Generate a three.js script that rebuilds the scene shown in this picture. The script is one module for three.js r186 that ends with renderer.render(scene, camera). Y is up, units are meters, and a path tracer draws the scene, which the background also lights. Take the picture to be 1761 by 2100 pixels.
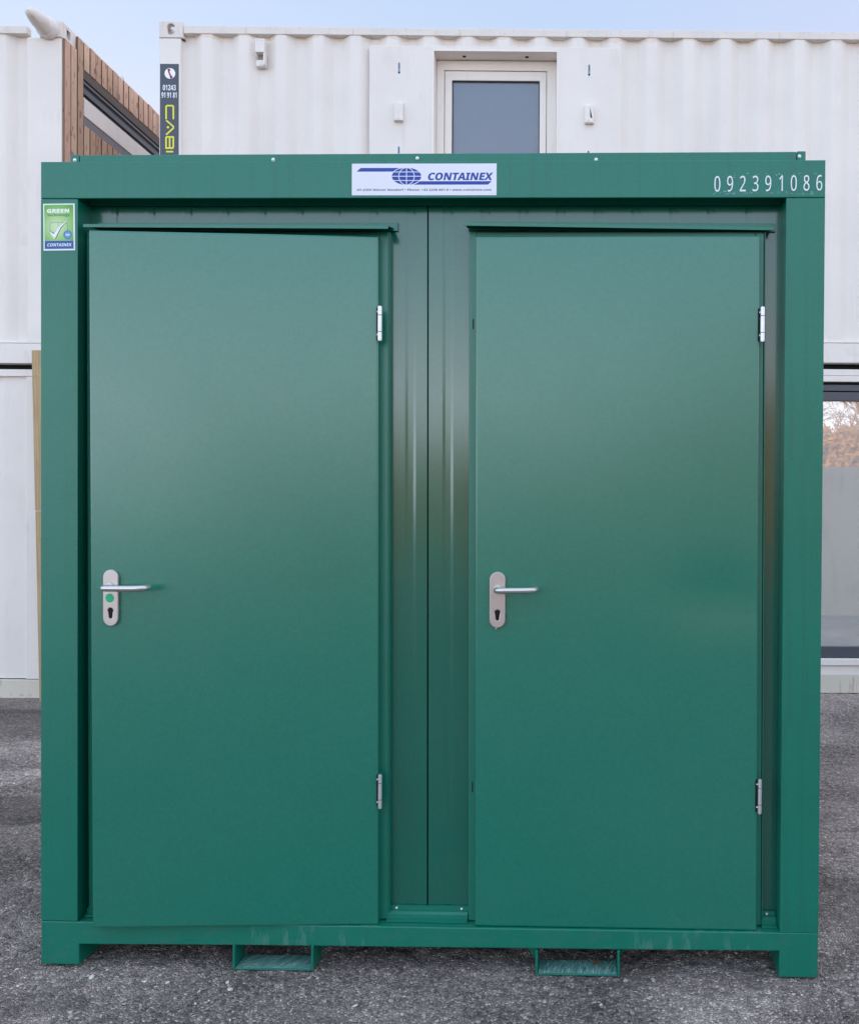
import * as THREE from 'three';
import { RoundedBoxGeometry } from 'three/addons/geometries/RoundedBoxGeometry.js';
import { mergeGeometries } from 'three/addons/utils/BufferGeometryUtils.js';
import { TextGeometry } from 'three/addons/geometries/TextGeometry.js';
import { FontLoader } from 'three/addons/loaders/FontLoader.js';

// ───────────────────────── camera, sky, sun, exposure
const W = 858, H = 1024, DEG = Math.PI / 180;
const scene = new THREE.Scene();
const camera = new THREE.PerspectiveCamera(2 * Math.atan(1050 / 1950) / DEG, W / H, 0.05, 1200);
camera.position.set(0.50695, 1.45751, 2.94555);
camera.rotation.set(-0.65625 * DEG, 1.34204 * DEG, 0.3575 * DEG, 'YXZ');
camera.setViewOffset(W, H, -285.5 * W / 1761, -10 * H / 2100, W, H);   // the lens is shifted: the photo is cropped off-centre

const SUN = new THREE.Vector3(-0.45, 0.165, -0.88).normalize();        // low, behind the stacked containers: the yard lies in shade
const smooth = (a, b, x) => { const t = Math.min(1, Math.max(0, (x - a) / (b - a))); return t * t * (3 - 2 * t); };
const lerp = (a, b, t) => a + (b - a) * t;
{
  const w = 512, h = 256, data = new Float32Array(w * h * 4);
  for (let j = 0; j < h; j++) for (let i = 0; i < w; i++) {
    const v = ((j + 0.5) / h - 0.5) * Math.PI, u = ((i + 0.5) / w - 0.5) * 2 * Math.PI;
    const x = Math.cos(u) * Math.cos(v), y = Math.sin(v), z = Math.sin(u) * Math.cos(v);
    const e = Math.max(0, y);
    // pale hazy horizon, lavender-blue above
    const t1 = smooth(0.05, 0.52, e), t2 = smooth(0.45, 1.0, e);
    let c = [lerp(lerp(0.95, 0.52, t1), 0.72, t2), lerp(lerp(0.90, 0.665, t1), 0.71, t2), lerp(lerp(0.93, 0.92, t1), 0.80, t2)];
    // thin haze: brighter away from the shaded side of the yard
    const m = smooth(-0.75, 0.8, z * 0.8 + y * 0.35), k = 1 + 0.9 * m;
    c = [lerp(c[0], 0.87 * c[0], m * t1), lerp(c[1], c[1], m), lerp(c[2], 1.06 * c[2], m)]; c = [c[0] * lerp(1, 0.95, m), c[1], c[2]];
    const s = Math.max(0, x * SUN.x + y * SUN.y + z * SUN.z);
    const glow = 0.15 * Math.pow(s, 24);
    const low = 1 + 1.15 * (1 - smooth(0.02, 0.25, e)); c = c.map((q) => q * low);       // milky band of haze low down
    const right = 1 + 0.4 * Math.min(0.3, Math.max(0, x)) * smooth(0.25, 0.45, e);
    const o = (j * w + i) * 4;
    data[o] = (c[0] * right + glow * 1.0) * k; data[o + 1] = (c[1] + glow * 0.75) * k; data[o + 2] = (c[2] + glow * 0.5) * k; data[o + 3] = 1;
  }
  const sky = new THREE.DataTexture(data, w, h, THREE.RGBAFormat, THREE.FloatType);
  sky.mapping = THREE.EquirectangularReflectionMapping; sky.magFilter = THREE.LinearFilter; sky.minFilter = THREE.LinearFilter; sky.needsUpdate = true;
  scene.background = sky; scene.environment = sky;
}
const sun = new THREE.DirectionalLight(new THREE.Color(1, 0.72, 0.44), 5);
sun.position.copy(SUN).multiplyScalar(60); sun.castShadow = true; sun.shadow.radius = 2;
sun.shadow.mapSize.set(2048, 2048);
Object.assign(sun.shadow.camera, { left: -40, right: 40, top: 40, bottom: -40, near: 1, far: 160 });
scene.add(sun); scene.add(sun.target);
const EXPOSURE = 1.0;

// ───────────────────────── helpers
function mulberry(a) { return () => { a |= 0; a = a + 0x6D2B79F5 | 0; let t = Math.imul(a ^ a >>> 15, 1 | a); t = t + Math.imul(t ^ t >>> 7, 61 | t) ^ t; return ((t ^ t >>> 14) >>> 0) / 4294967296; }; }
const hash = (x, y, s = 0) => { let n = Math.imul(x | 0, 374761393) + Math.imul(y | 0, 668265263) + Math.imul(s | 0, 2147483647 ^ 0x5bd1e995); n = Math.imul(n ^ n >>> 13, 1274126177); n ^= n >>> 16; return (n >>> 0) / 4294967296; };
function vnoise(x, y, px = 0, py = 0, s = 0) {       // value noise; px, py > 0: periodic
  const ix = Math.floor(x), iy = Math.floor(y), fx = x - ix, fy = y - iy, u = fx * fx * (3 - 2 * fx), v = fy * fy * (3 - 2 * fy);
  const wx = (i) => px ? ((i % px) + px) % px : i, wy = (i) => py ? ((i % py) + py) % py : i;
  const a = hash(wx(ix), wy(iy), s), b = hash(wx(ix + 1), wy(iy), s), c = hash(wx(ix), wy(iy + 1), s), d = hash(wx(ix + 1), wy(iy + 1), s);
  return lerp(lerp(a, b, u), lerp(c, d, u), v);
}
function fbm(x, y, oct, p = 0, s = 0) { let f = 0, a = 0.5, n = 0; for (let i = 0; i < oct; i++) { f += a * vnoise(x, y, p, p, s + i); n += a; a *= 0.5; x *= 2; y *= 2; p *= 2; } return f / n; }
const toS = (l) => { l = Math.min(1, Math.max(0, l)); return 255 * (l <= 0.0031308 ? 12.92 * l : 1.055 * Math.pow(l, 1 / 2.4) - 0.055); };
function dataTex(w, h, fn, srgb = false) {            // fn(u, v) -> linear [r, g, b]
  const d = new Uint8Array(w * h * 4);
  for (let j = 0; j < h; j++) for (let i = 0; i < w; i++) {
    const c = fn((i + 0.5) / w, (j + 0.5) / h, i, j), o = (j * w + i) * 4;
    for (let k = 0; k < 3; k++) d[o + k] = srgb ? toS(c[k]) : Math.min(255, Math.max(0, c[k] * 255));
    d[o + 3] = 255;
  }
  const t = new THREE.DataTexture(d, w, h, THREE.RGBAFormat);
  t.wrapS = t.wrapT = THREE.RepeatWrapping; t.magFilter = THREE.LinearFilter; t.minFilter = THREE.LinearMipmapLinearFilter; t.generateMipmaps = true; t.anisotropy = 8;
  if (srgb) t.colorSpace = THREE.SRGBColorSpace;
  t.needsUpdate = true; return t;
}
function rep(t, sx, sy = sx) { const c = t.clone(); c.repeat.set(1 / sx, 1 / sy); c.needsUpdate = true; return c; }   // one tile = sx by sy metres
function canvasTex(w, h, draw) {
  const c = document.createElement('canvas'); c.width = w; c.height = h; draw(c.getContext('2d'), w, h);
  const t = new THREE.CanvasTexture(c); t.colorSpace = THREE.SRGBColorSpace; t.magFilter = THREE.LinearFilter; t.anisotropy = 8; return t;
}
function metreUV(g) {                                  // uv in metres from the face's main direction
  g = g.index ? g.toNonIndexed() : g;
  const p = g.attributes.position, n = g.attributes.normal, uv = new Float32Array(p.count * 2);
  for (let i = 0; i < p.count; i += 3) {
    let nx = 0, ny = 0, nz = 0; for (let k = 0; k < 3; k++) { nx += n.getX(i + k); ny += n.getY(i + k); nz += n.getZ(i + k); }
    nx = Math.abs(nx); ny = Math.abs(ny); nz = Math.abs(nz);
    for (let k = 0; k < 3; k++) {
      const x = p.getX(i + k), y = p.getY(i + k), z = p.getZ(i + k);
      uv[(i + k) * 2] = nx > ny && nx > nz ? z : x; uv[(i + k) * 2 + 1] = ny > nx && ny > nz ? z : y;
    }
  }
  g.setAttribute('uv', new THREE.BufferAttribute(uv, 2));
  for (const k of Object.keys(g.attributes)) if (!['position', 'normal', 'uv'].includes(k)) g.deleteAttribute(k);
  return g;
}
function box(x0, x1, y0, y1, z0, z1, r = 0.002) {
  const w = x1 - x0, h = y1 - y0, d = z1 - z0;
  const g = r ? new RoundedBoxGeometry(w, h, d, 2, Math.min(r, w * 0.45, h * 0.45, d * 0.45)) : new THREE.BoxGeometry(w, h, d);
  g.translate((x0 + x1) / 2, (y0 + y1) / 2, (z0 + z1) / 2); return metreUV(g);
}
function prism(pts, z0, z1, bevel = 0, holes = []) {    // a polygon in x, y pushed along z
  const s = new THREE.Shape(pts.map((p) => new THREE.Vector2(p[0], p[1])));
  for (const h of holes) s.holes.push(new THREE.Path(h.map((p) => new THREE.Vector2(p[0], p[1]))));
  const g = new THREE.ExtrudeGeometry(s, { depth: z1 - z0 - 2 * bevel, bevelEnabled: bevel > 0, bevelThickness: bevel, bevelSize: bevel, bevelOffset: -bevel, bevelSegments: 2, curveSegments: 12 });
  g.translate(0, 0, z0 + bevel); return metreUV(g);
}
function stadium(cx, cy, w, h, n = 10) {                // upright rounded slot outline
  const r = Math.min(w, h) / 2, pts = [], dy = Math.max(0, h / 2 - r), dx = Math.max(0, w / 2 - r);
  for (let i = 0; i <= n; i++) { const a = Math.PI * i / n; pts.push([cx + dx * Math.sign(Math.cos(a) || 0) + r * Math.cos(a), cy + dy + r * Math.sin(a)]); }
  for (let i = 0; i <= n; i++) { const a = Math.PI + Math.PI * i / n; pts.push([cx + dx * Math.sign(Math.cos(a) || 0) + r * Math.cos(a), cy - dy + r * Math.sin(a)]); }
  return pts;
}
const merge = (list) => mergeGeometries(list.map((g) => { g = g.index ? g.toNonIndexed() : g; for (const k of Object.keys(g.attributes)) if (!['position', 'normal', 'uv'].includes(k)) g.deleteAttribute(k); return g; }));
function strip(profile, y0, y1) {                       // sheet folded along x, z points and drawn upwards, uv in metres
  const pos = [], nor = [], uv = []; let s = 0;
  for (let i = 0; i + 1 < profile.length; i++) {
    const [xa, za] = profile[i], [xb, zb] = profile[i + 1], l = Math.hypot(xb - xa, zb - za), nx = -(zb - za) / l, nz = (xb - xa) / l;
    const q = [[xa, y0, za, s], [xb, y0, zb, s + l], [xb, y1, zb, s + l], [xa, y0, za, s], [xb, y1, zb, s + l], [xa, y1, za, s]];
    for (const [x, y, z, u] of q) { pos.push(x, y, z); nor.push(nx, 0, nz); uv.push(u, y); }
    s += l;
  }
  const g = new THREE.BufferGeometry();
  g.setAttribute('position', new THREE.Float32BufferAttribute(pos, 3)); g.setAttribute('normal', new THREE.Float32BufferAttribute(nor, 3)); g.setAttribute('uv', new THREE.Float32BufferAttribute(uv, 2));
  return g;
}
const taken = {};
function numbered(n) { const k = taken[n] = (taken[n] ?? -1) + 1; return k ? n + '_' + String(k).padStart(3, '0') : n; }
function thing(name, label, category, pos = [0, 0, 0], turn = 0, group) {
  const o = new THREE.Group(); o.name = numbered(name); o.position.set(...pos); o.rotation.y = turn; o.userData = { label, category };
  if (group) o.userData.group = group; scene.add(o); return o;
}
function part(parent, name, g, m, label) {
  const o = new THREE.Mesh(Array.isArray(g) ? merge(g) : g, m); o.name = name; o.castShadow = o.receiveShadow = true;
  if (label) o.userData.label = label; parent.add(o); return o;
}

// ───────────────────────── materials
const grain = dataTex(256, 256, (u, v) => { const f = fbm(u * 32, v * 32, 3, 32, 5); return [f, f, f]; });
const sway = (() => {                                   // float: slow dents must not step
  const n = 256, d = new Float32Array(n * n * 4);
  for (let j = 0; j < n; j++) for (let i = 0; i < n; i++) { const f = fbm(i / n * 4, j / n * 4, 3, 4, 9), o = (j * n + i) * 4; d[o] = d[o + 1] = d[o + 2] = f; d[o + 3] = 1; }
  const t = new THREE.DataTexture(d, n, n, THREE.RGBAFormat, THREE.FloatType); t.wrapS = t.wrapT = THREE.RepeatWrapping; t.magFilter = THREE.LinearFilter; t.minFilter = THREE.LinearFilter; t.needsUpdate = true; return t;
})();
function paintMap(rgb, seed, amp = 0.06, streak = 0) {
  return dataTex(512, 512, (u, v) => {
    const m = 1 + amp * (fbm(u * 6, v * 6, 4, 6, seed) - 0.5) * 2 + 0.16 * (vnoise(u * 256, v * 256, 256, 256, seed + 7) - 0.5);
    const st = streak * Math.max(0, fbm(u * 64, v, 2, 64, seed + 3) - 0.55);
    return [rgb[0] * m + st * 0.02, rgb[1] * (m - st), rgb[2] * (m - st)];
  }, true);
}
const roughMap = (lo, hi, seed) => dataTex(256, 256, (u, v) => { const f = lerp(lo, hi, fbm(u * 8, v * 8, 4, 8, seed)); return [f, f, f]; });
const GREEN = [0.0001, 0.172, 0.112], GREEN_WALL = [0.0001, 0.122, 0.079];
const doorPaint = new THREE.MeshPhysicalMaterial({ map: rep(paintMap(GREEN, 11, 0.022), 1.1), roughness: 1, roughnessMap: rep(roughMap(0.25, 0.28, 3), 0.9), ior: 1.80, bumpMap: rep(sway, 1.3), bumpScale: 0.0004 });
const framePaint = new THREE.MeshPhysicalMaterial({ map: rep(paintMap(GREEN, 21, 0.04, 0.3), 0.8), roughness: 1, roughnessMap: rep(roughMap(0.33, 0.38, 4), 0.7), ior: 1.56, bumpMap: rep(grain, 0.12), bumpScale: 0.0002 });
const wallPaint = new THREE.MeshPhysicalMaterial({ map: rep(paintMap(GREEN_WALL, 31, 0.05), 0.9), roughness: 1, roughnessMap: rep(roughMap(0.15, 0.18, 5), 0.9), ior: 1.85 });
function wornMap(seed, dirt) {
  return dataTex(1024, 512, (u, v) => {
    const m = 1 + 0.05 * (fbm(u * 8, v * 8, 4, 0, seed) - 0.5) * 2 + 0.16 * (vnoise(u * 512, v * 256, 512, 256, seed + 1) - 0.5);
    const chip = vnoise(u * 150, v * 75, 150, 75, seed + 2) > 0.972 && vnoise(u * 9, v * 5, 9, 5, seed + 3) > 0.6 ? 0.75 : 0;
    const scuff = smooth(0.60, 0.72, fbm(u * 60, v * 7, 4, 0, seed + 4)) * smooth(0.55, 0.7, vnoise(u * 5, v * 4, 5, 4, seed + 5)) * 0.14;
    const mud = dirt * smooth(0.56, 0.66, fbm(u * 30, v * 30, 4, 0, seed + 6)) * (0.35 + 0.65 * vnoise(u * 200, v * 100, 200, 100, seed + 7));
    let c = GREEN.map((q) => q * m);
    c = c.map((q, k) => lerp(q, [0.30, 0.42, 0.38][k], Math.max(chip, scuff)));
    return c.map((q, k) => lerp(q, [0.17, 0.155, 0.13][k], mud));
  }, true);
}
const basePaint = new THREE.MeshPhysicalMaterial({ map: rep(wornMap(401, 0.09), 1.2, 0.6), roughness: 1, roughnessMap: rep(roughMap(0.36, 0.46, 6), 0.7), ior: 1.52, bumpMap: rep(grain, 0.12), bumpScale: 0.0003 });
const trimPaint = new THREE.MeshPhysicalMaterial({ map: rep(paintMap(GREEN, 41, 0.06), 0.6), roughness: 0.34, ior: 1.65 });
const sheetShaded = new THREE.MeshStandardMaterial({ color: new THREE.Color(0.0002, 0.055, 0.036), roughness: 0.9 });  // rain sheet green made darker: the shade of its underside is in the colour
const black = new THREE.MeshStandardMaterial({ color: 0x050505, roughness: 0.85 });
const zinc = new THREE.MeshStandardMaterial({ color: new THREE.Color(0.72, 0.74, 0.76), metalness: 0.75, roughness: 0.36, bumpMap: rep(grain, 0.02), bumpScale: 0.00005 });
const steel = new THREE.MeshStandardMaterial({ color: new THREE.Color(0.62, 0.60, 0.58), metalness: 0.9, roughness: 0.34 });
const brushed = new THREE.MeshStandardMaterial({ color: new THREE.Color(0.56, 0.52, 0.50), metalness: 0.85, roughness: 0.36, bumpMap: rep(grain, 0.01, 0.12), bumpScale: 0.00004 });
const screwMetal = new THREE.MeshStandardMaterial({ color: new THREE.Color(0.85, 0.87, 0.87), metalness: 0.3, roughness: 0.4 });
function whiteMap(rgb, seed, grime) {
  return dataTex(512, 512, (u, v) => {
    const m = 1 + 0.05 * (fbm(u * 5, v * 5, 4, 5, seed) - 0.5) * 2;
    const st = Math.max(0, fbm(u * 24, v * 6, 4, 0, seed + 3) - 0.6) * grime, sp = vnoise(u * 90, v * 90, 90, 90, seed + 5) > 0.965 ? 0.05 * grime : 0;
    return [rgb[0] * (m - st * 0.5 - sp), rgb[1] * (m - st * 0.62 - sp), rgb[2] * (m - st * 0.7 - sp)];
  }, true);
}
const whiteA = new THREE.MeshStandardMaterial({ map: rep(whiteMap([0.82, 0.765, 0.705], 51, 0.5), 1.7), roughness: 0.62, bumpMap: rep(sway, 0.7), bumpScale: 0.004 });
const whiteB = new THREE.MeshStandardMaterial({ map: rep(whiteMap([0.82, 0.765, 0.705], 61, 0.5), 1.3), roughness: 0.6, bumpMap: rep(grain, 0.12), bumpScale: 0.0006 });
const whiteRough = new THREE.MeshStandardMaterial({ map: rep(whiteMap([0.765, 0.71, 0.65], 71, 1.2), 0.8), roughness: 0.75, bumpMap: rep(grain, 0.1), bumpScale: 0.0015 });
const creamDirty = new THREE.MeshStandardMaterial({ map: rep(whiteMap([0.69, 0.63, 0.53], 81, 2.2), 0.6), roughness: 0.8, bumpMap: rep(grain, 0.1), bumpScale: 0.0015 });
const upvc = new THREE.MeshStandardMaterial({ map: rep(whiteMap([0.86, 0.795, 0.725], 91, 0.3), 1), roughness: 0.4 });
const anthracite = new THREE.MeshStandardMaterial({ color: new THREE.Color(0.075, 0.08, 0.095), roughness: 0.45 });
const anthraciteDark = new THREE.MeshStandardMaterial({ color: new THREE.Color(0.012, 0.012, 0.014), roughness: 0.6 });

// ───────────────────────── ground
const asphaltN = 2048, asphaltSize = 1.9;
const asphaltBump = new Uint8Array(asphaltN * asphaltN), asphaltCell = new Float32Array(asphaltN * asphaltN);
{
  const cells = 180;                                     // about 10 mm stones
  for (let j = 0; j < asphaltN; j++) for (let i = 0; i < asphaltN; i++) {
    const u = i / asphaltN, v = j / asphaltN;
    const wx = u * cells + 0.9 * (vnoise(u * 64, v * 64, 64, 64, 1) - 0.5), wy = v * cells + 0.9 * (vnoise(u * 64, v * 64, 64, 64, 2) - 0.5);
    const ix = Math.floor(wx), iy = Math.floor(wy); let d1 = 9, d2 = 9, id = 0;
    for (let b = -1; b <= 1; b++) for (let a = -1; a <= 1; a++) {
      const cx = ((ix + a) % cells + cells) % cells, cy = ((iy + b) % cells + cells) % cells;
      const dx = ix + a + hash(cx, cy, 3) - wx, dy = iy + b + hash(cx, cy, 4) - wy, d = dx * dx + dy * dy;
      if (d < d1) { d2 = d1; d1 = d; id = cx * 997 + cy; } else if (d < d2) d2 = d;
    }
    const gap = Math.sqrt(d2) - Math.sqrt(d1), top = hash(id, 7, 5), lump = fbm(u * 24, v * 24, 3, 24, 8);
    asphaltBump[j * asphaltN + i] = 255 * Math.min(1, 0.42 * Math.min(1, gap * 2.6) * (0.35 + 0.65 * top) + 0.4 * lump + 0.1 * vnoise(u * 700, v * 700, 700, 700, 9));
    asphaltCell[j * asphaltN + i] = gap > 0.12 ? hash(id, 11, 6) : 0.3;
  }
}
const asphaltBumpTex = dataTex(asphaltN, asphaltN, (u, v, i, j) => { const b = asphaltBump[j * asphaltN + i] / 255; return [b, b, b]; });
const asphaltMap = dataTex(asphaltN, asphaltN, (u, v, i, j) => {
  const c = asphaltCell[j * asphaltN + i], patch = fbm(u * 7, v * 7, 4, 7, 14), fine = vnoise(u * 512, v * 512, 512, 512, 15);
  const pale = c > 0.975 ? 0.30 : c > 0.88 ? 0.1 : 0;
  const a = 0.185 + 0.26 * (c - 0.3) + 0.2 * (patch - 0.5) + 0.12 * (fine - 0.5) + pale * 0.5;
  return [a * 1.3, a * 1.07, a * 0.94];
}, true);
const asphalt = new THREE.MeshStandardMaterial({ map: rep(asphaltMap, asphaltSize), bumpMap: rep(asphaltBumpTex, asphaltSize), bumpScale: 0.021, roughness: 0.88, vertexColors: true });
function groundY(x, z) {                                 // level under the cabin, 5 cm up to the right behind it
  const slope = 0.055 * smooth(0.6, 2.2, x) * smooth(-1.6, -3.8, z) - 0.012 * smooth(-2, -4, x) * smooth(-1.5, -4, z);
  return slope - 0.004;
}
{
  const xs = [-300, -120, -50, -20, -9, -5, -3.4], zs = [-300, -120, -50, -22, -12, -8, -5];
  for (let x = -3; x <= 3.001; x += Math.abs(x) < 2 ? 0.007 : 0.014) xs.push(x);
  for (let z = -4.6; z <= 0.9; z += z > -1.3 && z < 0.5 ? 0.007 : 0.016) zs.push(z);
  xs.push(3.4, 5, 9, 20, 50, 120, 300); zs.push(1.3, 2, 4, 8, 16, 30, 50, 120, 300);
  const pos = [], uv = [], col = [], idx = [];
  for (const z of zs) for (const x of xs) {
    const near = Math.abs(x) < 3.1 && z > -4.7 && z < 1;
    const rough = near ? 0.016 * (fbm(x * 26 + 80, z * 26 + 80, 3, 0, 20) - 0.62) + 0.012 * (fbm(x * 3 + 9, z * 3 + 9, 2, 0, 22) - 0.5) : 0;
    pos.push(x, groundY(x, z) + rough, z); uv.push(x, z);
    const big = fbm(x * 0.9 + 31, z * 0.9 + 17, 4, 0, 25), wet = smooth(0.62, 0.72, fbm(x * 1.4 + 3, z * 2.2 + 8, 4, 0, 27));
    const nz = fbm(x * 3 + 60, z * 3 + 60, 4, 0, 29) - 0.5, ragged = (cx, cz, rx, rz) => smooth(1.15, 0.85, Math.hypot((x - cx) / rx, (z - cz) / rz) + nz * 1.6);
    const stain = 1 - 0.45 * ragged(-2.15, -1.5, 0.55, 0.16) + 0.35 * ragged(-2.7, -2.4, 0.7, 0.5) + 0.22 * ragged(1.9, -0.6, 0.3, 0.5) - 0.2 * ragged(0.5, 0.02, 0.2, 0.06);
    const t = stain * lerp(0.25, 1.75, big) * (1 - 0.35 * wet) * lerp(0.85, 1.12, smooth(-1.5, 1.5, x));
    col.push(t * 1.0, t * 0.985, t * 1.0);
  }
  const n = xs.length;
  for (let j = 0; j + 1 < zs.length; j++) for (let i = 0; i + 1 < n; i++) { const a = j * n + i; idx.push(a, a + n, a + 1, a + 1, a + n, a + n + 1); }
  const g = new THREE.BufferGeometry();
  g.setAttribute('position', new THREE.Float32BufferAttribute(pos, 3)); g.setAttribute('uv', new THREE.Float32BufferAttribute(uv, 2)); g.setAttribute('color', new THREE.Float32BufferAttribute(col, 3));
  g.setIndex(idx); g.computeVertexNormals();
  const o = new THREE.Mesh(g, asphalt); o.name = 'ground'; o.receiveShadow = true; o.userData = { kind: 'structure', label: 'rough dark grey tarmac of the yard' }; scene.add(o);
}

// loose chips and pebbles lying on it
{
  const R = mulberry(606), g = new THREE.IcosahedronGeometry(1, 1), p = g.attributes.position;
  for (let i = 0; i < p.count; i++) { const k = 0.8 + 0.4 * hash(Math.round(p.getX(i) * 50), Math.round(p.getY(i) * 50), Math.round(p.getZ(i) * 50)); p.setXYZ(i, p.getX(i) * k, p.getY(i) * k * 0.6, p.getZ(i) * k); }
  g.computeVertexNormals();
  const n = 1500, m = new THREE.InstancedMesh(g, new THREE.MeshStandardMaterial({ color: 0xffffff, roughness: 0.85 }), n), M = new THREE.Matrix4(), q = new THREE.Quaternion(), col = new THREE.Color();
  for (let i = 0; i < n; i++) {
    const x = i < 900 ? -2 + 4 * R() : (R() < 0.5 ? -1 : 1) * (1.25 + 2.2 * R()), z = i < 900 ? -0.4 + 0.95 * R() : -4 + 3.9 * R(), s = 0.0018 + 0.006 * Math.pow(R(), 4);
    q.setFromEuler(new THREE.Euler(R() - 0.5, R() * 6.28, R() - 0.5));
    M.compose(new THREE.Vector3(x, groundY(x, z) + 0.002, z), q, new THREE.Vector3(s * (0.8 + 0.9 * R()), s, s)); m.setMatrixAt(i, M);
    const t = R() < 0.12 ? 0.62 : 0.16 + 0.22 * R(); m.setColorAt(i, col.setRGB(t * 1.06, t, t * 0.92));
  }
  m.name = 'loose_chips'; m.castShadow = m.receiveShadow = true; m.userData = { kind: 'stuff', label: 'small loose stone chips scattered on the tarmac' }; scene.add(m);
}

// ───────────────────────── white stacked containers
const YARD = { pos: [0, 0, -4.22], turn: 0.03 };
const inYard = (name, label, category, group) => thing(name, label, category, YARD.pos, YARD.turn, group);
function castingPlates(x0, x1, y0, y1, z0, z1, holes) {   // hollow corner casting, holes on the named faces
  const t = 0.026, list = [], oval = (a, b, w, h) => stadium(a, b, w, h);
  const mx = (x0 + x1) / 2, my = (y0 + y1) / 2, mz = (z0 + z1) / 2;
  const front = (za, zb, on) => list.push(prism([[x0, y0], [x1, y0], [x1, y1], [x0, y1]], za, zb, 0.004, on ? [oval(mx, my + 0.002, 0.056, 0.084).reverse()] : []));
  front(z1 - t, z1, holes.front); front(z0, z0 + t, holes.back);
  const side = (xa, on) => { const g = prism([[z0 + t, y0], [z1 - t, y0], [z1 - t, y1 - t], [z0 + t, y1 - t]], 0, t, 0, on ? [oval(mz, my + 0.002, 0.056, 0.08).reverse()] : []); g.rotateY(-Math.PI / 2); g.translate(xa + t, 0, 0); list.push(metreUV(g)); };
  side(x0, holes.left); side(x1 - t, holes.right);
  const top = prism([[x0, z0 + t], [x1, z0 + t], [x1, z1 - t], [x0, z1 - t]], 0, t, 0, [oval(mx, mz, 0.06, 0.1).reverse()]); top.rotateX(Math.PI / 2); top.translate(0, y1, 0); list.push(metreUV(top));
  list.push(box(x0, x1, y0, y0 + 0.012, z0 + t, z1 - t, 0));
  return merge(list);
}
function corrugation(x0, x1, phase, crest = -0.010, deep = -0.060, pitch = 0.278) {
  const pts = []; const n0 = Math.floor((x0 - phase) / pitch) - 1, n1 = Math.ceil((x1 - phase) / pitch) + 1;
  for (let n = n0; n <= n1; n++) { const c = phase + n * pitch; pts.push([c - 0.103, crest], [c - 0.035, deep], [c + 0.035, deep], [c + 0.103, crest]); }
  const at = (x) => { for (let i = 0; i + 1 < pts.length; i++) if (x >= pts[i][0] && x <= pts[i + 1][0]) return lerp(pts[i][1], pts[i + 1][1], (x - pts[i][0]) / (pts[i + 1][0] - pts[i][0] || 1)); return crest; };
  return [[x0, at(x0)], ...pts.filter((p) => p[0] > x0 && p[0] < x1), [x1, at(x1)]];
}
const smoothStrip = (profile, y0, y1, r = 0.012) => {     // the folds of pressed sheet are rounded
  const out = [profile[0]];
  for (let i = 1; i + 1 < profile.length; i++) {
    const [ax, az] = profile[i - 1], [bx, bz] = profile[i], [cx, cz] = profile[i + 1], la = Math.hypot(bx - ax, bz - az), lc = Math.hypot(cx - bx, cz - bz);
    const ra = Math.min(r, la * 0.45) / la, rc = Math.min(r, lc * 0.45) / lc;
    const p = [lerp(bx, ax, ra), lerp(bz, az, ra)], q = [lerp(bx, cx, rc), lerp(bz, cz, rc)];
    out.push(p, [0.25 * p[0] + 0.5 * bx + 0.25 * q[0], 0.25 * p[1] + 0.5 * bz + 0.25 * q[1]], q);
  }
  out.push(profile[profile.length - 1]);
  return strip(out, y0, y1);
};
// rust and run-off under the top rail of the long side wall
const wallSheet = (() => {
  const t = dataTex(1024, 512, (u, v) => {
    const x = u * 5.6, y = v * 2.4;
    const m = 1 + 0.05 * (fbm(u * 18, v * 8, 4, 0, 101) - 0.5) * 2 + 0.02 * (vnoise(u * 500, v * 250, 0, 0, 109) - 0.5);
    const edge = 0.05 * Math.max(0, fbm(x * 9, y * 2, 3, 0, 103) - 0.3) + 0.012, top = 2.30 - y;
    const rust = top < edge * 2.2 && top > -0.02 ? (vnoise(x * 60, y * 40, 0, 0, 105) > 0.25 ? 0.55 : 0.25) : 0;
    const run = Math.max(0, fbm(x * 7, y * 0.8, 3, 0, 107) - 0.55) * (vnoise(x * 90, y * 18, 0, 0, 110) > 0.4 ? 0.5 : 0.15);
    return [0.82 * m * (1 - 0.1 * rust - run * 0.22), 0.765 * m * (1 - 0.24 * rust - run * 0.26), 0.705 * m * (1 - 0.34 * rust - run * 0.22)];
  }, true);
  t.repeat.set(1 / 5.9, 1 / 2.4); return t;
})();
const sheetWhite = new THREE.MeshStandardMaterial({ map: wallSheet, roughness: 0.6, bumpMap: rep(sway, 0.9), bumpScale: 0.005 });

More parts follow.
